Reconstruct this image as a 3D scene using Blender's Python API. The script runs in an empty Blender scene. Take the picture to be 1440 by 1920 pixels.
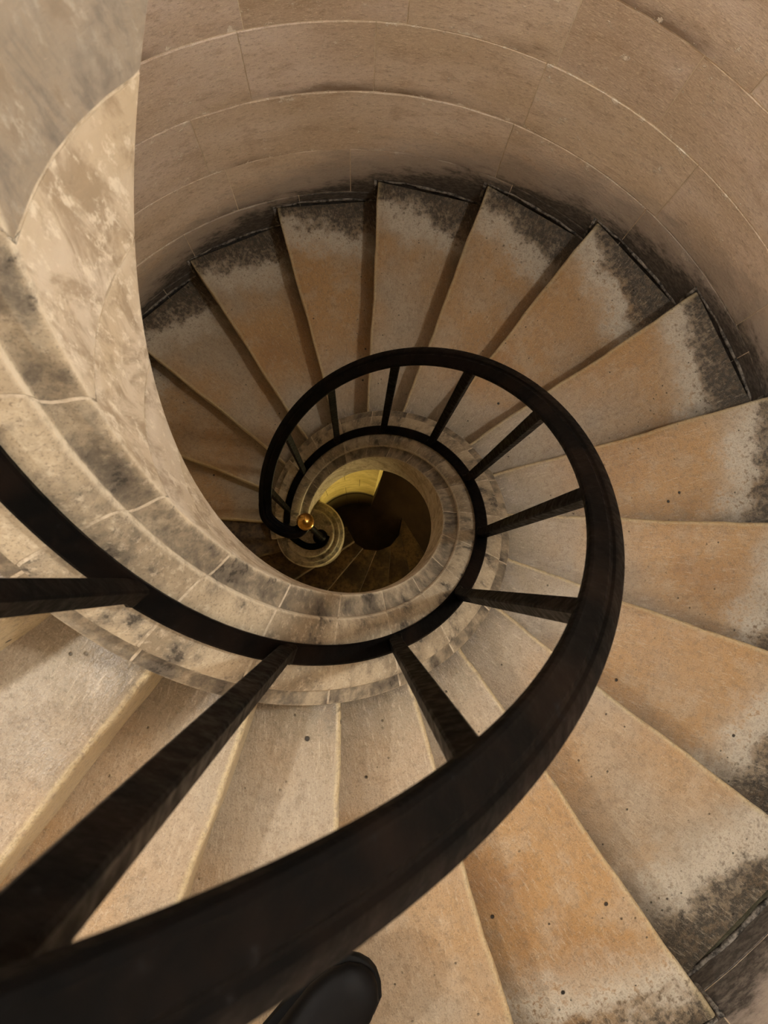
import bpy, bmesh, math, random
from math import sin, cos, pi, radians, degrees, sqrt, atan2
from mathutils import Vector, Matrix

random.seed(7)
S = bpy.context.scene
COL = S.collection

# ------------------------------------------------------------------ camera, world, exposure
FPX = 1400.0                                  # focal length in pixels of a 1440x1920 frame
A_, B_ = 0.0385, 0.0806                       # tilt of the almost straight-down view
CAM = Vector((-0.0053, -0.2180, 3.4686))
d_ = Vector((sin(A_), cos(A_) * sin(B_), -cos(A_) * cos(B_)))
r_ = (Vector((1, 0, 0)) - d_[0] * d_).normalized()
u_ = r_.cross(d_)
cd = bpy.data.cameras.new('camera')
cam = bpy.data.objects.new('camera', cd)
COL.objects.link(cam)
cam.matrix_world = Matrix(((r_.x, u_.x, -d_.x, CAM.x), (r_.y, u_.y, -d_.y, CAM.y), (r_.z, u_.z, -d_.z, CAM.z), (0, 0, 0, 1)))
cd.sensor_fit = 'VERTICAL'
cd.sensor_height = 36.0
cd.lens = FPX / 1920 * 36.0
cd.clip_start = 0.02
cd.dof.use_dof = True
cd.dof.focus_distance = 2.3
cd.dof.aperture_fstop = 13.0
S.camera = cam

W = bpy.data.worlds.new('World')
S.world = W
W.use_nodes = True
W.node_tree.nodes['Background'].inputs[0].default_value = (1.0, 0.93, 0.86, 1)
W.node_tree.nodes['Background'].inputs[1].default_value = 0.02
S.view_settings.view_transform = 'Standard'
S.view_settings.look = 'None'
S.view_settings.gamma = 1.0
S.view_settings.use_curve_mapping = False
S.view_settings.exposure = -0.05

# lamp powers (emission of the glass globes), used by the lamp builder further down
LAMP_UP = 450.0        # wall lamp above the flight, on the left
LAMP_RIGHT = 480.0     # wall lamp on the right
LAMP_LEFT = 850.0     # wall lamp over the upper flight, bottom left
LAMP_LOW = 600.0       # unseen lamp under the lowest flight

# ------------------------------------------------------------------ stair geometry
THS = 2.1449          # angle of step nosing 0
DTH = 0.3114          # angle of one step (descending = growing angle)
H = 0.17              # riser
EOFF = -0.0228        # nosing lines pass this far beside the axis
RW = 1.4877           # wall radius
RC = 0.461            # stair side of the string
RL, ZL = 0.3634, 0.056
RH, ZH = 0.3499, 1.1076
PH0, DPH = 2.8571, 0.528
FLOOR_Z = -11 * H


def zp(t):            # height of the nosing line at (unwrapped) angle t
    return (THS - t) / DTH * H


def th(k):
    return THS - k * DTH


# ------------------------------------------------------------------ node helpers
class NT:
    def __init__(s, name):
        s.m = bpy.data.materials.new(name)
        s.m.use_nodes = True
        s.t = s.m.node_tree
        s.b = s.t.nodes['Principled BSDF']

    def n(s, typ, **kw):
        nd = s.t.nodes.new(typ)
        for k, v in kw.items():
            setattr(nd, k, v)
        return nd

    def set(s, sock, v):
        if v is None:
            return
        if isinstance(v, bpy.types.NodeSocket):
            s.t.links.new(v, sock)
        else:
            sock.default_value = v

    def math(s, op, a, b=None, c=None, clamp=False):
        nd = s.n('ShaderNodeMath', operation=op, use_clamp=clamp)
        s.set(nd.inputs[0], a); s.set(nd.inputs[1], b); s.set(nd.inputs[2], c)
        return nd.outputs[0]

    def add(s, a, b): return s.math('ADD', a, b)
    def sub(s, a, b): return s.math('SUBTRACT', a, b)
    def mul(s, a, b): return s.math('MULTIPLY', a, b)

    def ss(s, x, lo, hi, a=0.0, b=1.0):
        nd = s.n('ShaderNodeMapRange', interpolation_type='SMOOTHSTEP')
        s.set(nd.inputs[0], x); s.set(nd.inputs[1], lo); s.set(nd.inputs[2], hi); s.set(nd.inputs[3], a); s.set(nd.inputs[4], b)
        return nd.outputs[0]

    def noise(s, v, scale, detail=4.0, rough=0.55, dist=0.0):
        nd = s.n('ShaderNodeTexNoise')
        s.set(nd.inputs['Vector'], v)
        nd.inputs['Scale'].default_value = scale
        nd.inputs['Detail'].default_value = detail
        nd.inputs['Roughness'].default_value = rough
        nd.inputs['Distortion'].default_value = dist
        return nd.outputs['Fac']

    def vor(s, v, scale, rnd=1.0):
        nd = s.n('ShaderNodeTexVoronoi')
        s.set(nd.inputs['Vector'], v)
        nd.inputs['Scale'].default_value = scale
        nd.inputs['Randomness'].default_value = rnd
        return nd.outputs['Distance']

    def mix(s, f, a, b, blend='MIX'):
        nd = s.n('ShaderNodeMix', data_type='RGBA', blend_type=blend)
        s.set(nd.inputs[0], f)
        for i, v in ((6, a), (7, b)):
            if isinstance(v, tuple) and len(v) == 3:
                v = (*v, 1)
            s.set(nd.inputs[i], v)
        return nd.outputs[2]

    def pos(s):
        return s.n('ShaderNodeNewGeometry').outputs['Position']

    def objc(s, spread=7.0):
        """object coordinates shifted by a random amount for every object"""
        tc = s.n('ShaderNodeTexCoord').outputs['Object']
        r = s.n('ShaderNodeObjectInfo').outputs['Random']
        v = s.n('ShaderNodeVectorMath', operation='ADD')
        s.t.links.new(tc, v.inputs[0])
        cx = s.n('ShaderNodeCombineXYZ')
        m = s.mul(r, spread * 7)
        s.set(cx.inputs[0], m); s.set(cx.inputs[1], s.mul(r, spread * 3)); s.set(cx.inputs[2], s.mul(r, spread * 5))
        s.t.links.new(cx.outputs[0], v.inputs[1])
        return v.outputs[0], r

    def scale(s, v, xyz):
        nd = s.n('ShaderNodeVectorMath', operation='MULTIPLY')
        s.t.links.new(v, nd.inputs[0])
        nd.inputs[1].default_value = xyz
        return nd.outputs[0]

    def sep(s, v):
        nd = s.n('ShaderNodeSeparateXYZ')
        s.t.links.new(v, nd.inputs[0])
        return nd.outputs

    def attr(s, name):
        nd = s.n('ShaderNodeAttribute')
        nd.attribute_name = name
        return nd.outputs['Vector']

    def bump(s, h, strength=0.3, dist=0.004):
        nd = s.n('ShaderNodeBump')
        nd.inputs['Strength'].default_value = strength
        nd.inputs['Distance'].default_value = dist
        s.t.links.new(h, nd.inputs['Height'])
        s.t.links.new(nd.outputs[0], s.b.inputs['Normal'])

    def out(s, col=None, rough=None, metal=None, spec=None):
        if isinstance(col, tuple) and len(col) == 3:
            col = (*col, 1)
        s.set(s.b.inputs['Base Color'], col)
        s.set(s.b.inputs['Roughness'], rough)
        s.set(s.b.inputs['Metallic'], metal)
        s.set(s.b.inputs['Specular IOR Level'], spec)
        return s.m


def lin(r, g, b):
    f = lambda c: ((c / 255 + 0.055) / 1.055) ** 2.4 if c > 10 else c / 255 / 12.92
    return (f(r), f(g), f(b))


def mat_tread():
    m = NT('worn_limestone_tread')
    v, rnd = m.objc()
    uv = m.sep(m.attr('UVMap'))
    u, w = uv[0], uv[1]
    n1 = m.noise(v, 2.6, 3, 0.55)
    n2 = m.noise(v, 11, 5, 0.6)
    n3 = m.noise(v, 60, 4, 0.65)
    n4 = m.noise(v, 230, 2, 0.6)
    n5 = m.noise(v, 520, 1, 0.5)
    sc = m.noise(m.scale(v, (0.35, 1.6, 1.0)), 95, 3, 0.7)     # scratches along the tread
    wd = m.mul(m.sub(1.0, u), 1.03)                       # metres to the wall
    mid = m.mul(m.ss(u, 0.02, 0.5), m.ss(wd, 0.02, 0.30))
    # iron-stained ochre in the walked middle, greyer limestone beside the string
    och = m.ss(m.add(m.add(m.mul(n1, 0.95), m.mul(n2, 0.25)), m.add(m.mul(mid, 0.34), m.mul(rnd, 0.12))), 0.68, 1.08)
    c = m.mix(och, lin(172, 159, 141), lin(184, 146, 98))
    c = m.mix(m.mul(m.ss(n1, 0.56, 0.74), m.mul(mid, 0.55)), c, lin(146, 104, 62))
    c = m.mix(m.mul(m.ss(n2, 0.46, 0.66), 0.42), c, lin(196, 182, 162))
    c = m.mix(m.mul(m.ss(u, 0.24, 0.0), m.ss(n2, 0.25, 0.6)), c, lin(140, 127, 105))
    # darker and speckled towards the string
    ig = m.ss(m.add(u, m.add(m.mul(m.sub(n2, 0.5), 0.16), m.mul(m.sub(n3, 0.5), 0.10))), 0.085, 0.0)
    c = m.mix(m.mul(ig, 0.7), c, lin(70, 60, 46))
    # pale scuffed fringe in front of the black grime by the wall
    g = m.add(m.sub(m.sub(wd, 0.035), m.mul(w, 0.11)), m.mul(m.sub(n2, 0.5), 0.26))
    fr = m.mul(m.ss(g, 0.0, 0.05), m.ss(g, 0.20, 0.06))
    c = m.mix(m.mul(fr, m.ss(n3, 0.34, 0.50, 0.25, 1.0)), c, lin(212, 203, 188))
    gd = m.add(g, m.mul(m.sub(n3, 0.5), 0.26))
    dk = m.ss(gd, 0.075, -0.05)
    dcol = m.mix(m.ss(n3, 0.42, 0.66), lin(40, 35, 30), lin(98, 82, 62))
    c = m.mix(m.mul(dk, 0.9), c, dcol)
    # darker towards the riser behind, more so near the wall
    rf = m.mul(m.ss(m.add(w, m.mul(m.sub(n2, 0.5), 0.22)), 0.82, 1.0), m.ss(u, 0.35, 0.9, 0.2, 0.8))
    c = m.mix(rf, c, lin(74, 64, 52))
    # brighter front edge
    c = m.mix(m.mul(m.ss(w, 0.05, 0.0), m.ss(n3, 0.3, 0.6, 0.1, 0.75)), c, lin(232, 214, 172))
    c = m.mix(m.ss(n3, 0.46, 0.70, 0.0, 0.42), c, lin(122, 104, 82))
    c = m.mix(m.ss(sc, 0.54, 0.72, 0.0, 0.40), c, lin(214, 200, 178))
    c = m.mix(m.ss(n4, 0.50, 0.72, 0.0, 0.40), c, lin(96, 84, 68))
    c = m.mix(m.ss(n5, 0.55, 0.75, 0.0, 0.25), c, lin(232, 220, 200))
    # small dark pits
    pv = m.vor(v, 13)
    pit = m.mul(m.ss(pv, 0.075, 0.045), m.ss(n1, 0.42, 0.56))
    pv2 = m.vor(v, 36)
    pit2 = m.mul(m.ss(pv2, 0.13, 0.06), m.ss(n2, 0.50, 0.60))
    pp = m.math('MAXIMUM', pit, m.mul(pit2, 0.8))
    c = m.mix(pp, c, lin(34, 28, 22))
    h = m.add(m.add(m.mul(n2, 0.5), m.mul(n3, 0.4)), m.add(m.add(m.mul(n4, 0.22), m.mul(sc, 0.2)), m.mul(pp, -0.5)))
    m.bump(h, 0.75, 0.007)
    c = m.mix(1.0, c, (0.70, 0.70, 0.68), 'MULTIPLY')
    return m.out(c, m.ss(n2, 0.3, 0.7, 0.36, 0.58), 0.0, 0.45)


def mat_wall():
    m = NT('ashlar_limestone')
    P = m.pos()
    v, rnd = m.objc(3.0)
    zl = m.sep(m.n('ShaderNodeTexCoord').outputs['Object'])[2]     # height above the block's bed joint
    x, y, z = m.sep(P)
    a = m.math('ARCTAN2', y, x)
    # height above the stair's slope, on the turn that is nearest in height
    k0 = m.mul(m.sub(THS, a), H / DTH)
    pitch = 2 * pi / DTH * H
    dz = m.math('WRAP', m.sub(z, k0), pitch * 0.93, -pitch * 0.07)
    vs = m.scale(v, (1, 1, 2.2))
    n1 = m.noise(vs, 2.0, 4, 0.6)
    n2 = m.noise(vs, 8, 6, 0.65)
    n3 = m.noise(m.scale(v, (1, 1, 2.0)), 45, 5, 0.7)
    n4 = m.noise(m.scale(v, (1, 1, 4.0)), 70, 4, 0.75)
    n5 = m.noise(v, 240, 2, 0.6)
    c = m.mix(m.ss(n1, 0.34, 0.66), lin(208, 188, 166), lin(238, 224, 214))
    c = m.mix(m.ss(rnd, 0.0, 1.0, 0.0, 0.45), c, lin(228, 210, 182))
    c = m.mix(m.mul(m.ss(n2, 0.48, 0.70), 0.55), c, lin(178, 152, 122))
    c = m.mix(m.ss(n3, 0.50, 0.72, 0.0, 0.5), c, lin(140, 114, 88))
    c = m.mix(m.ss(n4, 0.50, 0.68, 0.0, 0.75), c, lin(246, 234, 212))
    c = m.mix(m.ss(n5, 0.54, 0.76, 0.0, 0.35), c, lin(130, 106, 84))
    # brown stain that has run along the bed joints
    stn = m.mul(m.ss(m.add(zl, m.mul(m.sub(n2, 0.5), 0.12)), 0.07, 0.0), m.ss(m.noise(P, 1.7, 3, 0.5), 0.50, 0.62))
    c = m.mix(m.mul(stn, 0.75), c, lin(104, 78, 50))
    # lime flecks, thick beside the joints
    near = m.math('MAXIMUM', m.ss(zl, 0.035, 0.0), m.ss(zl, 0.31, 0.34))
    fn = m.add(m.noise(v, 19, 6, 0.8), m.mul(near, 0.05))
    fl = m.mul(m.ss(fn, 0.605, 0.65), m.ss(m.add(n2, m.mul(near, 0.1)), 0.44, 0.54))
    c = m.mix(m.mul(fl, 0.9), c, lin(248, 240, 226))
    # damp grey foot of the wall following the steps, black in the corner
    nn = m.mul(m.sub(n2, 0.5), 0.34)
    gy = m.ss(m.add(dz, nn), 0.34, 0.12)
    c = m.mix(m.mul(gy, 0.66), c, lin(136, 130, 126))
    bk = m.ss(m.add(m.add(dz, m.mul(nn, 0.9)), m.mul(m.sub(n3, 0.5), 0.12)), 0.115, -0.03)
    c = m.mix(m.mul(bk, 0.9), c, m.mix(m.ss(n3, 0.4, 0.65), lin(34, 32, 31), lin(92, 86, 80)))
    m.bump(m.add(m.mul(n2, 0.5), m.add(m.mul(n3, 0.35), m.add(m.mul(n4, 0.25), m.mul(fl, 0.4)))), 0.6, 0.007)
    return m.out(c, 0.6, 0.0, 0.3)


def mat_string():
    m = NT('carved_limestone_string')
    v, rnd = m.objc(2.0)
    q = m.sep(m.attr('UVMap'))           # x = run, y = height above the slope + 1
    n1 = m.noise(v, 5, 4, 0.6)
    n2 = m.noise(v, 18, 5, 0.65)
    n3 = m.noise(v, 90, 4, 0.7)
    n4 = m.noise(v, 300, 2, 0.6)
    st = m.noise(m.scale(v, (1, 1, 0.3)), 24, 5, 0.7, 0.5)
    cr = m.noise(m.scale(v, (1.0, 1.0, 0.35)), 60, 4, 0.75)
    zz = m.sub(q[1], 1.0)
    tone = m.n('ShaderNodeAttribute', attribute_type='OBJECT', attribute_name='greyness').outputs['Fac']
    clean = m.mix(m.ss(n1, 0.32, 0.68), lin(196, 180, 154), lin(216, 204, 186))
    clean = m.mix(m.ss(st, 0.44, 0.62, 0.0, 0.75), clean, lin(150, 132, 108))
    clean = m.mix(m.ss(cr, 0.52, 0.66, 0.0, 0.7), clean, lin(240, 230, 210))
    clean = m.mix(m.mul(tone, m.ss(st, 0.3, 0.6, 1.0, 0.55)), clean, lin(112, 106, 99))
    clean = m.mix(1.0, clean, (0.80, 0.80, 0.79), 'MULTIPLY')
    top = m.mix(m.ss(n1, 0.36, 0.62), lin(150, 137, 116), lin(196, 182, 157))
    top = m.mix(m.ss(n2, 0.45, 0.68, 0.0, 0.75), top, lin(100, 94, 86))
    top = m.mix(m.ss(n3, 0.50, 0.70, 0.0, 0.6), top, lin(220, 207, 184))
    top = m.mix(m.ss(n4, 0.52, 0.72, 0.0, 0.5), top, lin(92, 84, 74))
    # paler edges of the mouldings
    ed = m.math('MAXIMUM', m.mul(m.ss(zz, 0.014, 0.022), m.ss(zz, 0.036, 0.027)), m.mul(m.ss(zz, -0.030, -0.022), m.ss(zz, -0.008, -0.014)))
    top = m.mix(m.mul(ed, m.ss(n3, 0.3, 0.55, 0.3, 0.9)), top, lin(226, 214, 192))
    top = m.mix(1.0, top, (0.72, 0.715, 0.70), 'MULTIPLY')
    hid = m.ss(m.add(zz, m.mul(m.sub(n2, 0.5), 0.02)), -0.030, -0.008)
    c = m.mix(hid, clean, top)
    # grime lying in the hollow between the two mouldings
    hol = m.mul(m.ss(zz, -0.009, -0.003), m.ss(zz, 0.018, 0.004))
    c = m.mix(m.mul(hol, m.ss(n2, 0.35, 0.6, 0.2, 0.75)), c, lin(78, 72, 64))
    sp = m.mul(m.ss(n2, 0.58, 0.66), m.ss(n3, 0.42, 0.56))
    c = m.mix(m.mul(sp, m.mul(hid, 0.85)), c, lin(44, 40, 36))
    m.bump(m.add(m.mul(n2, 0.5), m.add(m.mul(n3, 0.4), m.mul(st, 0.4))), 0.6, 0.006)
    return m.out(c, 0.6, 0.0, 0.3)


def mat_mortar(name, c1, c2):
    m = NT(name)
    P = m.pos()
    n = m.noise(P, 40, 5, 0.7)
    m.bump(n, 0.5, 0.006)
    return m.out(m.mix(m.ss(n, 0.35, 0.65), c1, c2), 0.85, 0.0, 0.2)


def mat_iron():
    m = NT('black_painted_iron')
    P = m.pos()
    n1 = m.noise(P, 9, 4, 0.6)
    n2 = m.noise(P, 60, 4, 0.65)
    n3 = m.noise(P, 160, 3, 0.7)
    c = m.mix(m.ss(n1, 0.40, 0.66), lin(7, 7, 7), lin(19, 14, 11))
    c = m.mix(m.ss(n2, 0.62, 0.74, 0.0, 0.6), c, lin(26, 25, 25))
    m.bump(m.add(m.mul(n1, 0.6), m.add(m.mul(n2, 0.5), m.mul(n3, 0.2))), 0.45, 0.004)
    return m.out(c, m.ss(n2, 0.3, 0.7, 0.32, 0.58), 0.0, 0.02)


def mat_brass():
    m = NT('polished_brass')
    P = m.pos()
    n = m.noise(P, 40, 4, 0.6)
    c = m.mix(m.ss(n, 0.4, 0.7), lin(206, 160, 78), lin(172, 122, 52))
    m.bump(n, 0.12, 0.002)
    return m.out(c, m.ss(n, 0.3, 0.7, 0.20, 0.36), 1.0)


def mat_drum():
    m = NT('yellow_lit_limestone')
    P = m.pos()
    n1 = m.noise(P, 7, 4, 0.6)
    n2 = m.noise(P, 40, 4, 0.65)
    c = m.mix(m.ss(n1, 0.35, 0.65), lin(232, 214, 140), lin(206, 186, 110))  # yellow of the lamplight is put into the stone colour
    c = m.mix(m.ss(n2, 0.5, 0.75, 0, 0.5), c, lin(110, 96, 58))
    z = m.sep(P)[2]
    c = m.mix(m.ss(m.add(z, m.mul(m.sub(n1, 0.5), 0.2)), -1.02, -1.16), c, lin(92, 80, 50))  # lamplight dying away towards the bottom, painted in
    m.bump(n2, 0.3, 0.005)
    return m.out(c, 0.7, 0.0, 0.25)


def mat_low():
    m = NT('shade_darkened_stone')
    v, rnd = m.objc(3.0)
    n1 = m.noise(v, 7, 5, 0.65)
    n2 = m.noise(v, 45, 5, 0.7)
    c = m.mix(m.ss(n1, 0.35, 0.65), lin(50, 40, 29), lin(104, 84, 58))  # darkened to stand in for shade of the upper flights
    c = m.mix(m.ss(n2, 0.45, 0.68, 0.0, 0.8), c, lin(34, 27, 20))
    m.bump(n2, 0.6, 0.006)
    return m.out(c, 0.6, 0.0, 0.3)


def mat_floor():
    m = NT('dark_stone_floor')
    P = m.pos()
    n1 = m.noise(P, 4, 4, 0.6)
    n2 = m.noise(P, 40, 4, 0.65)
    c = m.mix(m.ss(n1, 0.35, 0.65), lin(74, 60, 45), lin(50, 40, 30))
    m.bump(n2, 0.3, 0.004)
    return m.out(c, 0.6, 0.0, 0.3)


def mat_plain(name, c, rough, metal=0.0, bumpscale=None):
    m = NT(name)
    P = m.n('ShaderNodeTexCoord').outputs['Object']
    n = m.noise(P, bumpscale or 80, 3, 0.6)
    m.bump(n, 0.15, 0.002)
    return m.out(m.mix(m.ss(n, 0.3, 0.7), c, tuple(x * 0.75 for x in c)), rough, metal, 0.12)


def mat_glow(name, col, strength):
    m = NT(name)
    m.out(lin(250, 240, 220), 0.4)
    m.set(m.b.inputs['Emission Color'], (*col, 1))
    m.b.inputs['Emission Strength'].default_value = strength
    return m.m


M = dict(tread=mat_tread(), wall=mat_wall(), string=mat_string(),
         mortar=mat_mortar('lime_mortar', lin(224, 210, 186), lin(250, 240, 222)),
         fillet=mat_mortar('grimy_mortar', lin(40, 38, 36), lin(136, 130, 122)),
         darkjoint=mat_mortar('black_joint', lin(34, 30, 24), lin(56, 48, 36)),
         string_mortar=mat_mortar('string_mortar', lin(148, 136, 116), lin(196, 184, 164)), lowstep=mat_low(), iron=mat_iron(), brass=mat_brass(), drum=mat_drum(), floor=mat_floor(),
         leather=mat_plain('black_leather', lin(4, 4, 5), 0.55),
         rubber=mat_plain('black_rubber', lin(9, 9, 9), 0.7),
         lamp_metal=mat_plain('grey_lamp_metal', lin(90, 88, 84), 0.45, 0.6))


# ------------------------------------------------------------------ mesh helpers
def mesh(name, verts, faces, mat, parent=None, uv=None, smooth=35, loc=None):
    me = bpy.data.meshes.new(name)
    if loc is not None:
        verts = [Vector(v) - Vector(loc) for v in verts]
    me.from_pydata([tuple(v) for v in verts], [], faces)
    bm = bmesh.new(); bm.from_mesh(me)
    bmesh.ops.recalc_face_normals(bm, faces=bm.faces)
    bm.to_mesh(me); bm.free()
    if uv:
        lay = me.uv_layers.new(name='UVMap')
        for lp in me.loops:
            lay.data[lp.index].uv = uv[lp.vertex_index]
    if smooth:
        for p in me.polygons:
            p.use_smooth = True
        me.set_sharp_from_angle(angle=radians(smooth))
    me.materials.append(mat)
    return link(name, me, parent, loc)


def link(name, me, parent=None, loc=None):
    o = bpy.data.objects.new(name, me)
    COL.objects.link(o)
    if parent:
        o.parent = parent
    if loc is not None:
        o.location = Vector(loc) - (parent.location if parent else Vector())
    return o


def thing(name, label=None, cat=None, loc=(0, 0, 0), group=None, kind=None):
    o = bpy.data.objects.new(name, None)
    COL.objects.link(o)
    o.location = loc
    o.empty_display_size = 0.1
    tag(o, label, cat, group, kind)
    return o


def tag(o, label=None, cat=None, group=None, kind=None):
    for k, v in (('label', label), ('category', cat), ('group', group), ('kind', kind)):
        if v:
            o[k] = v
    return o


def loft(rings, closed=True, caps=True):
    """faces over a list of equal-length point rings"""
    n = len(rings[0])
    V = [p for r in rings for p in r]
    F = []
    for i in range(len(rings) - 1):
        for j in range(n if closed else n - 1):
            a, b = i * n + j, i * n + (j + 1) % n
            F.append((a, b, b + n, a + n))
    if caps:
        F.append(tuple(range(n)))
        F.append(tuple(range((len(rings) - 1) * n, len(rings) * n)))
    return V, F


def lathe(prof, c, seg=48):
    """prof = [(radius, z)] from the top centre downwards"""
    V, F, idx = [], [], []
    for r, z in prof:
        if r < 1e-6:
            idx.append([len(V)]); V.append((c[0], c[1], c[2] + z))
        else:
            idx.append(list(range(len(V), len(V) + seg)))
            V += [(c[0] + r * cos(2 * pi * i / seg), c[1] + r * sin(2 * pi * i / seg), c[2] + z) for i in range(seg)]
    for a, b in zip(idx, idx[1:]):
        for i in range(seg):
            j = (i + 1) % seg
            if len(a) == 1:
                F.append((a[0], b[i], b[j]))
            elif len(b) == 1:
                F.append((a[i], b[0], a[j]))
            else:
                F.append((a[i], b[i], b[j], a[j]))
    return V, F


def sweep(path, prof):
    """prof = [(outward, up)] carried along path [(point, outward)]; up is vertical"""
    rings = []
    for p, o in path:
        rings.append([p + o * a + Vector((0, 0, b)) for a, b in prof])
    return loft(rings)


def spline(pts, n):
    """Catmull-Rom through pts, n samples per span"""
    P = [pts[0] * 2 - pts[1]] + pts + [pts[-1] * 2 - pts[-2]]
    out = []
    for i in range(1, len(P) - 2):
        a, b, c, d = P[i - 1:i + 3]
        for j in range(n):
            t = j / n
            out.append(0.5 * ((2 * b) + (c - a) * t + (2 * a - 5 * b + 4 * c - d) * t * t + (3 * b - a - 3 * c + d) * t ** 3))
    out.append(pts[-1])
    return out


def hx(t, r, z):
    return Vector((r * cos(t), r * sin(t), zp(t) + z))


# ------------------------------------------------------------------ setting: outer wall of curved ashlar blocks
wall = thing('wall_outer', 'curved wall of pale pinkish limestone blocks with white mortar joints', None, kind='structure')
ZC = [-0.785, -0.445, -0.105, 0.235, 0.575, 0.94, 1.28, 1.605, 1.95, 2.29, 2.63, 2.97]
JOINTS = {3: [91.0], 4: [113.2, 67.8, 46.0], 5: [104.4, 87.7, 66.5, 44.4], 6: [84.0, 65.4, 51.3], 7: [92.0, 72.0, 45.1]}
for ci in range(len(ZC) - 1):
    z0, z1 = ZC[ci], ZC[ci + 1]
    js = sorted(JOINTS.get(ci, [100 + 9.5 * (ci % 2)]))
    lo = js[0] + 360
    x = js[-1]
    while lo - x > 30:
        x += random.uniform(18.5, 23.5)
        js.append(x)
    js.append(lo)
    for a0, a1 in zip(js, js[1:]):
        A0, A1 = radians(a0) + 0.0011, radians(a1) - 0.0011
        pr = random.uniform(-0.0012, 0.0012)
        n = 6
        rings = []
        bz0, bz1 = z0 + 0.0021, z1 - 0.0021
        bv = 0.0022
        for i in range(n + 1):
            t = A0 + (A1 - A0) * i / n
            e = 0.0008 if i in (0, n) else 0
            c, s = cos(t), sin(t)
            ri = RW + pr
            rings.append([Vector((r * c, r * s, z)) for r, z in
                          ((ri + 0.07, bz0), (ri + bv + e, bz0), (ri + e, bz0 + bv), (ri + e, bz1 - bv), (ri + bv + e, bz1), (ri + 0.07, bz1))])
        V, F = loft(rings)
        tm = (A0 + A1) / 2
        mesh('stone_block', V, F, M['wall'], wall, smooth=25, loc=(RW * cos(tm), RW * sin(tm), z0))
# bed of mortar behind the blocks, running on above and below them
V, F = [], []
n = 96
prof = [(RW + 0.0036, ZC[0]), (RW + 0.0036, ZC[-1]), (RW + 0.25, ZC[-1]), (RW + 0.25, ZC[0])]
rings = [[Vector((r * cos(2 * pi * i / n), r * sin(2 * pi * i / n), z)) for r, z in prof] for i in range(n + 1)]
V, F = loft(rings, True, False)
mesh('mortar_bed', V, F, M['mortar'], wall)
for za, zb_ in ((-2.3, ZC[0]), (ZC[-1], 7.0)):
    rings = [[Vector((r * cos(2 * pi * i / n), r * sin(2 * pi * i / n), z)) for r, z in ((RW, za), (RW, zb_), (RW + 0.25, zb_), (RW + 0.25, za))] for i in range(n + 1)]
    V, F = loft(rings, True, False)
    mesh('plain_masonry', V, F, M['wall'], wall)

# floor at the foot of the stair
V, F = lathe([(0, 0), (RW + 0.1, 0), (RW + 0.1, -0.1), (0, -0.1)], (0, 0, FLOOR_Z), 64)
fl = mesh('floor', V, F, M['floor'])
tag(fl, 'dark stone floor deep at the foot of the stair', None, kind='structure')

V, F = lathe([(0, 0.1), (RW + 0.2, 0.1), (RW + 0.2, 0), (0, 0)], (0, 0, 7.0), 64)  # cap out of view, added to stop world light falling down the well
ce = mesh('added_unseen_ceiling', V, F, M['floor'])
tag(ce, 'unseen brownish ceiling added high over the stair to keep ambient light out', None, kind='structure')

# ------------------------------------------------------------------ inner drum wall under the lowest turn
drum = thing('wall_inner', 'yellow-lit curved stone wall below the stair, deep in the well', None, kind='structure')
RD = 0.274
dz = [FLOOR_Z, -1.50, -1.20, -1.13, -0.80, -0.47, -0.14, 0.2]
da0, da1 = radians(67.0), radians(186)
for ci in range(len(dz) - 1):
    z0, z1 = dz[ci], dz[ci + 1]
    thin = ci == 2
    js = [da0, da1] if thin else [da0 + (da1 - da0) * q for q in ([0, .30, .66, 1] if ci % 2 else [0, .16, .5, .84, 1])]
    for a0, a1 in zip(js, js[1:]):
        g0 = 0.0 if a0 == da0 else 0.004
        g1 = 0.0 if a1 == da1 else 0.004
        rings = []
        for i in range(9):
            t = a0 + g0 + (a1 - g1 - a0 - g0) * i / 8
            top = min(z1 - 0.0015, zp(t) - 0.40)
            bot = min(z0 + 0.0015, top - 0.002)
            ri = RD + (0.012 if thin else 0)
            rings.append([Vector((r * cos(t), r * sin(t), z)) for r, z in ((ri, bot), (ri, top), (RC - 0.06, top), (RC - 0.06, bot))])
        if all(r[1].z - r[0].z < 0.004 for r in rings):
            continue
        V, F = loft(rings)
        tm = (a0 + a1) / 2
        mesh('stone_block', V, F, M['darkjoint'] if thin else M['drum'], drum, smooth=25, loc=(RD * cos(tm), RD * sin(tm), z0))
rings = [[Vector((r * cos(t), r * sin(t), z)) for r, z in ((RD + 0.003, FLOOR_Z), (RD + 0.003, min(0.2, zp(t) - 0.405)), (RC - 0.063, min(0.2, zp(t) - 0.405)), (RC - 0.063, FLOOR_Z))]
         for t in [da0 + 0.005 + (da1 - da0 - 0.01) * i / 24 for i in range(25)]]
V, F = loft(rings)
mesh('mortar_core', V, F, M['darkjoint'], drum)

# ------------------------------------------------------------------ the staircase: steps
stair = thing('spiral_staircase', 'worn limestone spiral staircase winding down around an open well', 'staircase')


def nosing(t, e, s):
    return Vector((s * cos(t) - e * sin(t), s * sin(t) + e * cos(t), 0))


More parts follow.
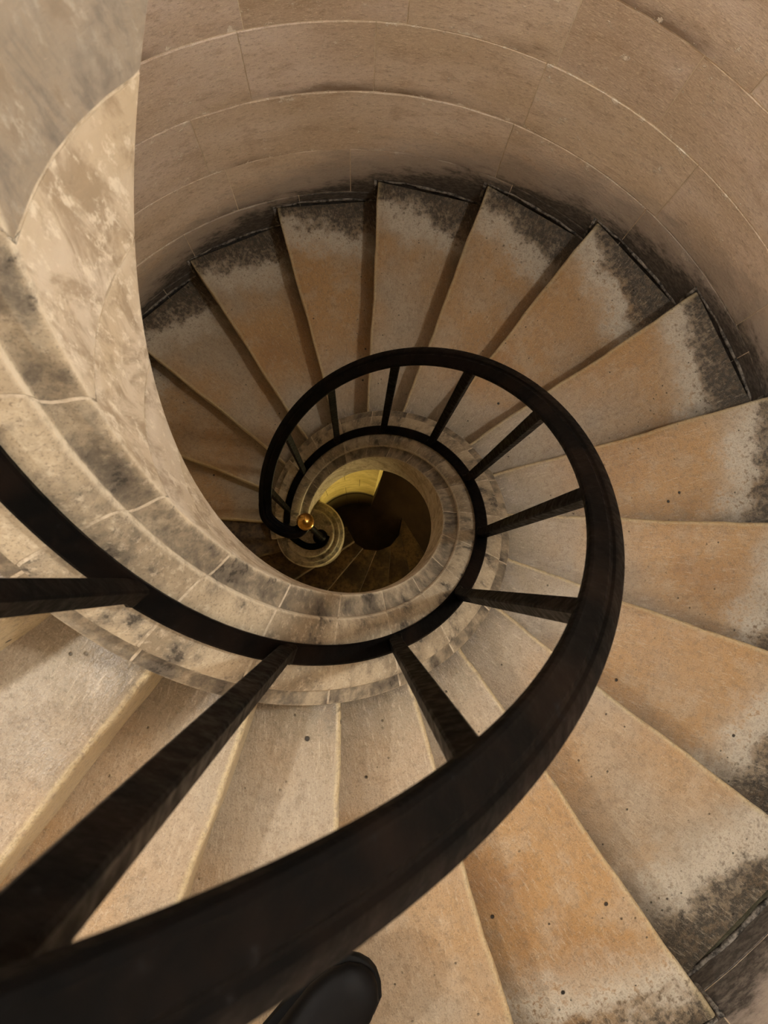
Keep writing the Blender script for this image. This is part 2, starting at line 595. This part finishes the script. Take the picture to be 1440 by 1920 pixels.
def step_mesh(seed):
    """step with its nosing on angle 0, going up towards negative angle; top at z = 0"""
    rnd = random.Random(seed)
    NS, NW = 22, 7
    s0, s1 = 0.445, RW - 0.004
    ph = [rnd.uniform(0, 6.28) for _ in range(6)]
    V, UV, F = [], [], []
    under = 0.030                                           # the next step sits on this much of the tread
    ws = [0.0, 0.012, 0.03, 0.2, 0.45, 0.7, 0.9, 1.0]
    cols = []
    for i in range(NS + 1):
        q = i / NS
        s = s0 + (s1 - s0) * q
        a = nosing(0, EOFF, s)
        b = nosing(-DTH, EOFF, s)
        # chipped, slightly wavy front edge
        wob = 0.0022 * sin(9 * q + ph[0]) + 0.0014 * sin(23 * q + ph[1]) + 0.0008 * sin(57 * q + ph[2])
        dip = -0.0055 * math.exp(-((q - 0.45) / 0.28) ** 2)     # worn hollow where people tread
        t = Vector((a - b)).normalized()
        col = []
        W_ = (a - b).length
        rn = 0.011
        for (off, z, w) in ((-0.004, -H - 0.02, 0), (-0.003, -0.05, 0), (0.0, -rn, 0), (-0.003, -rn * 0.35, 0.005), (-rn * 0.75, -0.001, 0.02)):
            col.append((a + t * (off + wob), z + (dip * 1.2 if z > -0.03 else 0), w))
        for w in (0.12, 0.3, 0.5, 0.72, 0.9):
            dd = dip * (1 - 0.7 * w) + 0.0012 * sin(7 * q + 5 * w + ph[3]) * (1 - w)
            col.append((a.lerp(b, w), dd, w))
        col.append((b - t * under, 0.0, 1.0))
        # soffit side
        col.append((b - t * under, -0.20, 1.0))
        col.append((a - t * 0.02, -0.36, 0.0))
        for p, z, w in col:
            V.append((p.x, p.y, z)); UV.append((q, w))
        cols.append(len(col))
    n = cols[0]
    for i in range(NS):
        for j in range(n):
            k = (j + 1) % n
            F.append((i * n + j, i * n + k, (i + 1) * n + k, (i + 1) * n + j))
    F.append(tuple(range(n)))
    F.append(tuple(range(NS * n, NS * n + n)))
    me = bpy.data.meshes.new('step')
    me.from_pydata(V, [], F)
    bm = bmesh.new(); bm.from_mesh(me)
    bmesh.ops.recalc_face_normals(bm, faces=bm.faces)
    bm.to_mesh(me); bm.free()
    lay = me.uv_layers.new(name='UVMap')
    for lp in me.loops:
        lay.data[lp.index].uv = UV[lp.vertex_index]
    for p in me.polygons:
        p.use_smooth = True
    me.set_sharp_from_angle(angle=radians(40))
    me.materials.append(M['tread'])
    return me


STEPS = [step_mesh(i) for i in range(5)]


def fillet_mesh():
    """rough bead of mortar where tread and riser meet the wall"""
    rnd = random.Random(3)
    rings = []
    N = 12
    for i in range(N + 1):
        t = -DTH * (i / N) * 1.0
        w = 0.006 + rnd.uniform(-0.003, 0.005)
        h = 0.007 + rnd.uniform(-0.003, 0.005)
        o = EOFF / RW
        c, s = cos(t + o), sin(t + o)
        rings.append([Vector((r * c, r * s, z)) for r, z in ((RW + 0.001, -0.003), (RW - w, -0.003), (RW - w * 0.7, h * 0.5), (RW - 0.002, h), (RW + 0.001, h))])
    # climbs the next riser
    t = -DTH + EOFF / RW
    for z in (0.05, 0.10, H + 0.005):
        w = 0.005 + rnd.uniform(-0.002, 0.004)
        c, s = cos(t + 0.004), sin(t + 0.004)
        c2, s2 = cos(t + 0.012), sin(t + 0.012)
        rings.append([Vector((RW * c, RW * s, z)), Vector(((RW - w) * c, (RW - w) * s, z)), Vector(((RW - w * .7) * c2, (RW - w * .7) * s2, z + .004)), Vector(((RW - .002) * c2, (RW - .002) * s2, z + .006)), Vector((RW * c2, RW * s2, z + .006))])
    V, F = loft(rings)
    me = bpy.data.meshes.new('mortar_fillet')
    me.from_pydata([tuple(v) for v in V], [], F)
    bm = bmesh.new(); bm.from_mesh(me); bmesh.ops.recalc_face_normals(bm, faces=bm.faces); bm.to_mesh(me); bm.free()
    for p in me.polygons:
        p.use_smooth = True
    me.materials.append(M['fillet'])
    return me


FIL = fillet_mesh()
KTOP = 21
for k in range(-3, KTOP):
    o = link('step', STEPS[k % 5], stair)
    o.location = (0, 0, k * H)
    o.rotation_euler = (0, 0, th(k))
    if k < 16:
        f = link('mortar_fillet', FIL, o)
# lowest steps fan out over the middle of the well
EK = {-4: -0.01, -5: 0.03, -6: 0.08, -7: 0.15, -8: 0.23, -9: 0.30, -10: 0.36, -11: 0.4}
for k in range(-10, -3):
    ta, ea = th(k), EK[k]
    tb, eb = th(k + 1), EK.get(k + 1, EOFF)
    N = 14
    rings, UV = [], []
    for i in range(N + 1):
        q = i / N
        a = nosing(ta, ea, (0.03 if k < -4 else 0.10) + 1.36 * q)
        b = nosing(tb, eb, (0.03 if k < -4 else 0.10) + 1.36 * q)
        t = (a - b).normalized()
        z = k * H
        up = lambda p, zz: Vector((p.x, p.y, zz))
        rings.append([up(a, z - H - 0.02), up(a, z - 0.01), up(a - t * 0.004, z - 0.002), up(a - t * 0.014, z), up(a.lerp(b, 0.5), z - 0.002), up(b - t * 0.05, z), up(b - t * 0.05, z - H - 0.02)])
        UV += [(q * 0.7 + .1, 0), (q * 0.7 + .1, 0), (q * 0.7 + .1, 0.03), (q * 0.7 + .1, 0.06), (q * 0.7 + .1, 0.5), (q * 0.7 + .1, 1), (q * 0.7 + .1, 1)]
    V, F = loft(rings)
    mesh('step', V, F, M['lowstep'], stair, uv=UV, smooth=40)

# ------------------------------------------------------------------ the staircase: string of carved blocks round the well
PROF = [(0.452, -0.30), (0.459, -0.12), (0.461, -0.022), (0.4595, -0.006), (0.453, 0.000), (0.438, 0.002), (0.4315, 0.006), (0.4290, 0.014), (0.4290, 0.030),
        (0.4265, 0.040), (0.419, 0.046), (0.405, 0.048), (0.36, 0.049), (0.325, 0.047), (0.311, 0.041), (0.3025, 0.030), (0.3005, 0.018), (0.3000, 0.008), (0.2930, -0.001), (0.283, -0.004),
        (0.272, -0.004), (0.2655, -0.006), (0.261, -0.012), (0.2598, -0.024), (0.261, -0.06), (0.263, -0.14), (0.265, -0.22), (0.2665, -0.30),
        (0.268, -0.38), (0.269, -0.445), (0.272, -0.466), (0.285, -0.474), (0.36, -0.44)]


def jshift(z):        # joints turn horizontal below the mouldings
    return min(0.0, (z + 0.026)) * 0.89 / H * DTH


def string_verts(t0, t1, n, inset=0.0, shift=True):
    rings, UV = [], []
    for i in range(n + 1):
        q = i / n
        ring = []
        for r, z in PROF:
            t = t0 + (t1 - t0) * q + (jshift(z) if shift else 0)
            rr, zz = r, z
            if inset:
                rr = r + inset * (1 if r < 0.33 else -1)
                zz = z - inset if z > -0.2 else z + inset
            ring.append(hx(t, rr, zz))
            UV.append(((t0 - t) * 0.3, 1 + z))
        rings.append(ring)
    return rings, UV


KS0 = -3.45
for kk in range(-4, KTOP - 1):
    a = kk + 0.32
    b = a + 1
    a = max(a, KS0)
    if b <= a:
        continue
    gap = 0.0042
    rings, UV = string_verts(th(a) - gap, th(b) + gap, 10)
    # soften the block's ends a little
    V, F = loft(rings)
    tm = (th(a) + th(b)) / 2
    sb = mesh('string_block', V, F, M['string'], stair, uv=UV, smooth=38, loc=hx(tm, 0.36, -0.1))
    sb['greyness'] = 0.9 if kk >= 17 else 0.35 * random.random()
rings, UV = string_verts(th(KS0), th(KTOP - 1.0), 260, 0.0007, False)
V, F = loft(rings)
mesh('mortar_core', V, F, M['string_mortar'], stair, smooth=38)

# round block that ends the string at the foot
VC = (-0.250, -0.006)
ztop = zp(radians(186)) + 0.045
VP = [(0, 0.004), (0.115, 0.002), (0.124, 0.0), (0.129, -0.006), (0.131, -0.018), (0.136, -0.024), (0.150, -0.027), (0.156, -0.032), (0.158, -0.042), (0.163, -0.050), (0.176, -0.056),
      (0.184, -0.066), (0.186, -0.082), (0.183, -0.10), (0.183, -0.7), (0, -0.7)]
V, F = lathe(VP, (*VC, ztop), 56)
mesh('newel_block', V, F, M['string'], stair, uv=[(0.0, 1 + (0.002 if -0.034 < v[2] - ztop < -0.012 or -0.06 < v[2] - ztop < -0.04 else 0.045 if v[2] > ztop - 0.09 else 0.003)) for v in V], smooth=38)

# ------------------------------------------------------------------ iron railing
rail = thing('iron_railing', 'black painted iron railing with square balusters, coiling down to a brass ball', 'railing')
T_TOP = th(KTOP - 1.0)


def helix_path(t0, t1, n, r, z):
    out = []
    for i in range(n + 1):
        t = t0 + (t1 - t0) * i / n
        out.append((hx(t, r, z), Vector((cos(t), sin(t), 0))))
    return out


def finish_path(pts, n=6):
    """path with horizontal outward normals for a spline tail"""
    P = spline(pts, n)
    out = []
    for i, p in enumerate(P):
        tg = P[min(i + 1, len(P) - 1)] - P[max(i - 1, 0)]
        nv = Vector((tg.y, -tg.x, 0)).normalized()
        out.append((p, nv))
    return out


HP = [(-0.0225, -0.018), (-0.0245, -0.004), (-0.0235, 0.003), (-0.0205, 0.007), (-0.0165, 0.0075), (-0.0065, 0.0155), (-0.0035, 0.0165), (-0.0005, 0.0130), (0.0025, 0.0130), (0.0055, 0.0170), (0.009, 0.0165), (0.0185, 0.0085), (0.0225, 0.005),
      (0.0248, -0.003), (0.0225, -0.018), (0.012, -0.022), (-0.012, -0.022)]
t_end = radians(172)
path = helix_path(T_TOP, t_end, 230, RH, ZH)
zt = hx(t_end, RH, ZH).z
tail = [Vector((-0.3475, 0.03, zt - 0.012)), Vector((-0.342, -0.004, zt - 0.022)), Vector((-0.315, -0.036, zt - 0.032)), Vector((-0.276, -0.058, zt - 0.038)), Vector((-0.236, -0.064, zt - 0.040)), Vector((-0.208, -0.048, zt - 0.040)), Vector((-0.194, -0.026, zt - 0.040))]
path += finish_path([path[-1][0]] + tail)[1:]
V, F = sweep(path, HP)
mesh('handrail', V, F, M['iron'], rail, smooth=30)

BP = [(-0.0165, -0.011), (-0.0175, 0.006), (-0.014, 0.010), (0.014, 0.010), (0.0175, 0.006), (0.0165, -0.011)]
path = helix_path(T_TOP, t_end, 230, RL, ZL + 0.002)
zb = hx(t_end, RL, ZL).z
ty = ztop + 0.014
tail = [Vector((-0.362, 0.018, zb - 0.018)), Vector((-0.345, -0.022, (zb + ty) / 2 - 0.012)), Vector((-0.308, -0.055, ty + 0.008)), Vector((-0.262, -0.078, ty)), Vector((-0.214, -0.078, ty)), Vector((-0.172, -0.058, ty)), Vector((-0.156, -0.02, ty))]
path += finish_path([path[-1][0]] + tail)[1:]
V, F = sweep(path, BP)
mesh('bottom_rail', V, F, M['iron'], rail, smooth=30)


def bar(t, j):
    b = 0.0118
    c, s = cos(t), sin(t)
    ro, rt = Vector((c, s, 0)), Vector((-s, c, 0))
    z0, z1 = zp(t) + ZL + 0.004, zp(t) + ZH - 0.015
    p0 = Vector((RL * c, RL * s, z0)); p1 = Vector((RH * c, RH * s, z1))
    rings = []
    sect = [(-1, -.8), (-.8, -1), (.8, -1), (1, -.8), (1, .8), (.8, 1), (-.8, 1), (-1, .8)]
    for q, m in ((0, 1.35), (0.012, 1.3), (0.022, 1.0), (0.5, 1.0), (0.975, 1.0), (0.99, 1.25), (1.0, 1.3)):
        p = p0.lerp(p1, q)
        rings.append([p + ro * (x * b * m) + rt * (y * b * m) for x, y in sect])
    V, F = loft(rings)
    mesh('baluster', V, F, M['iron'], rail, smooth=30, loc=p0)


for j in range(0, 13):
    bar(PH0 - j * DPH, j)

NP = Vector((-0.193, -0.027, 0))
zball = zt - 0.040 + 0.050
V, F = lathe([(0, zball - 0.028), (0.011, zball - 0.028), (0.012, zball - 0.040), (0.019, zball - 0.046), (0.020, zt - 0.05), (0.0155, zt - 0.062), (0.0145, zt - 0.10), (0.0145, ty + 0.20), (0.020, ty + 0.17), (0.020, ty + 0.14), (0.0150, ty + 0.12),
              (0.0165, ty + 0.05), (0.024, ty + 0.03), (0.034, ty + 0.012), (0.040, ty - 0.008), (0, ty - 0.008)], (NP.x, NP.y, 0), 20)
mesh('newel_post', V, F, M['iron'], rail, smooth=40)
V, F = lathe([(0.0335 * sin(pi * i / 20), 0.0335 * cos(pi * i / 20)) for i in range(21)], (NP.x, NP.y, zball), 40)
o = mesh('ball_finial', V, F, M['brass'], rail, smooth=60)
o['label'] = 'shiny brass ball'

# ------------------------------------------------------------------ wall lamps
def wall_lamp(t, z, r, label, col, strength):
    """round bulkhead lamp on the outer wall"""
    base = Vector((RW * cos(t), RW * sin(t), z))
    L = thing('wall_lamp', label, 'lamp', base)
    inn = Vector((-cos(t), -sin(t), 0))
    rt = Vector((-sin(t), cos(t), 0))
    up = Vector((0, 0, 1))
    def disc(name, prof, mat, seg=28):
        rings = []
        for rr, dd in prof:
            rings.append([base + inn * dd + rt * (rr * cos(2 * pi * i / seg)) + up * (rr * sin(2 * pi * i / seg)) for i in range(seg)])
        V, F = loft(rings)
        return mesh(name, V, F, mat, L, loc=base)
    disc('back_plate', [(r * 1.25, 0.0), (r * 1.25, 0.02), (r * 1.1, 0.035), (r * 0.9, 0.035)], M['lamp_metal'])
    gl = disc('glass_dome', [(r, 0.035), (r * 1.0, 0.05), (r * 0.93, 0.05 + r * 0.4), (r * 0.72, 0.05 + r * 0.7), (r * 0.4, 0.05 + r * 0.92), (r * 0.08, 0.05 + r)], mat_glow('lit_opal_glass', col, strength))
    return L


wall_lamp(radians(160), 6.35, 0.09, 'round lit wall lamp high above the upper flight', (1.0, 0.97, 0.90), LAMP_UP)
wall_lamp(radians(2), 4.1, 0.09, 'round lit wall lamp on the wall beside the middle flight', (1.0, 0.97, 0.90), LAMP_RIGHT)
wall_lamp(radians(196), 4.15, 0.06, 'round lit wall lamp on the left wall over the handrail', (1.0, 0.97, 0.90), LAMP_LEFT)
# unseen lamp near the foot: bulb in a bowl added to shield the steps
t_ = radians(-35)
lb = Vector(((RW - 0.14) * cos(t_), (RW - 0.14) * sin(t_), -1.17))
UL = thing('unseen_uplight', 'unseen uplight under the flight near the foot, in an added shielding bowl', 'lamp', lb)
V, F = lathe([(0.016, -0.075), (0.07, -0.055), (0.105, -0.02), (0.12, 0.03), (0.114, 0.03), (0.10, -0.015), (0.066, -0.048), (0.016, -0.066)], lb, 32)
mesh('added_shield_bowl', V, F, M['lamp_metal'], UL, loc=lb)
V, F = lathe([(0.05 * sin(pi * i / 10), 0.012 + 0.05 * cos(pi * i / 10)) for i in range(11)], lb, 24)
mesh('unseen_bulb', V, F, mat_glow('unseen_yellow_bulb', (1.0, 0.84, 0.40), LAMP_LOW), UL, loc=lb)
o_ = Vector((cos(t_), sin(t_), 0))
V, F = loft([[lb + o_ * d + Vector((-o_.y, o_.x, 0)) * a + Vector((0, 0, b - 0.06)) for a, b in ((-.012, -.012), (.012, -.012), (.012, .012), (-.012, .012))] for d in (0.03, 0.14)])
mesh('unseen_lamp_bracket', V, F, M['lamp_metal'], UL, loc=lb)

# ------------------------------------------------------------------ the photographer's shoe tip on a tread
SZ = 12 * H
shoe = thing('shoe', 'black leather shoe standing on a tread behind the handrail', 'shoe', (-0.11, -1.05, SZ))
ang = radians(40)                                     # direction of the toe
ax = Vector((cos(ang), sin(ang), 0)); ay = Vector((-sin(ang), cos(ang), 0))
SSC = 1.3
org = Vector((0.026, -0.925, SZ)) - ax * 0.275 * SSC         # heel


def shoe_ring(x, w, z0, z1, flat, n=16):
    ring = []
    for i in range(n):
        t = 2 * pi * i / n
        cx, cz = cos(t), sin(t)
        px = abs(cx) ** 0.8 * (1 if cx > 0 else -1)
        pz = abs(cz) ** flat * (1 if cz > 0 else -1)
        ring.append(org + (ax * x + ay * (px * w) + Vector((0, 0, (z0 + z1) / 2 + pz * (z1 - z0) / 2))) * SSC)
    return ring


SW = [(0.0, 0.012), (0.006, 0.026), (0.03, 0.035), (0.09, 0.034), (0.15, 0.042), (0.20, 0.049), (0.235, 0.047), (0.258, 0.036), (0.270, 0.020), (0.275, 0.006)]
V, F = loft([shoe_ring(x, w + 0.004, 0.0045, 0.024, 0.4) for x, w in SW])
mesh('sole', V, F, M['rubber'], shoe, smooth=50, loc=shoe.location)
UP = [(0.004, 0.010, 0.085), (0.012, 0.025, 0.100), (0.035, 0.032, 0.108), (0.085, 0.032, 0.110), (0.12, 0.035, 0.098), (0.155, 0.041, 0.080), (0.20, 0.047, 0.064), (0.235, 0.044, 0.056), (0.257, 0.033, 0.048), (0.268, 0.018, 0.038), (0.272, 0.005, 0.030)]
V, F = loft([shoe_ring(x, w, 0.020, z, 0.75) for x, w, z in UP])
mesh('upper', V, F, M['leather'], shoe, smooth=60, loc=shoe.location)
for i in range(4):
    x = 0.125 + i * 0.016
    zc = 0.097 - i * 0.0075
    pts = [org + (ax * (x + 0.003 * math.sin(q * 3)) + ay * (q * 0.020) + Vector((0, 0, zc - 0.012 * q * q))) * SSC for q in (-1, -.5, 0, .5, 1)]
    rings = [[p + ax * (0.0025 * cos(2 * pi * a / 6)) + Vector((0, 0, 0.0025 * sin(2 * pi * a / 6))) for a in range(6)] for p in pts]
    V, F = loft(rings)
    mesh('lace', V, F, M['rubber'], shoe, smooth=60, loc=shoe.location)
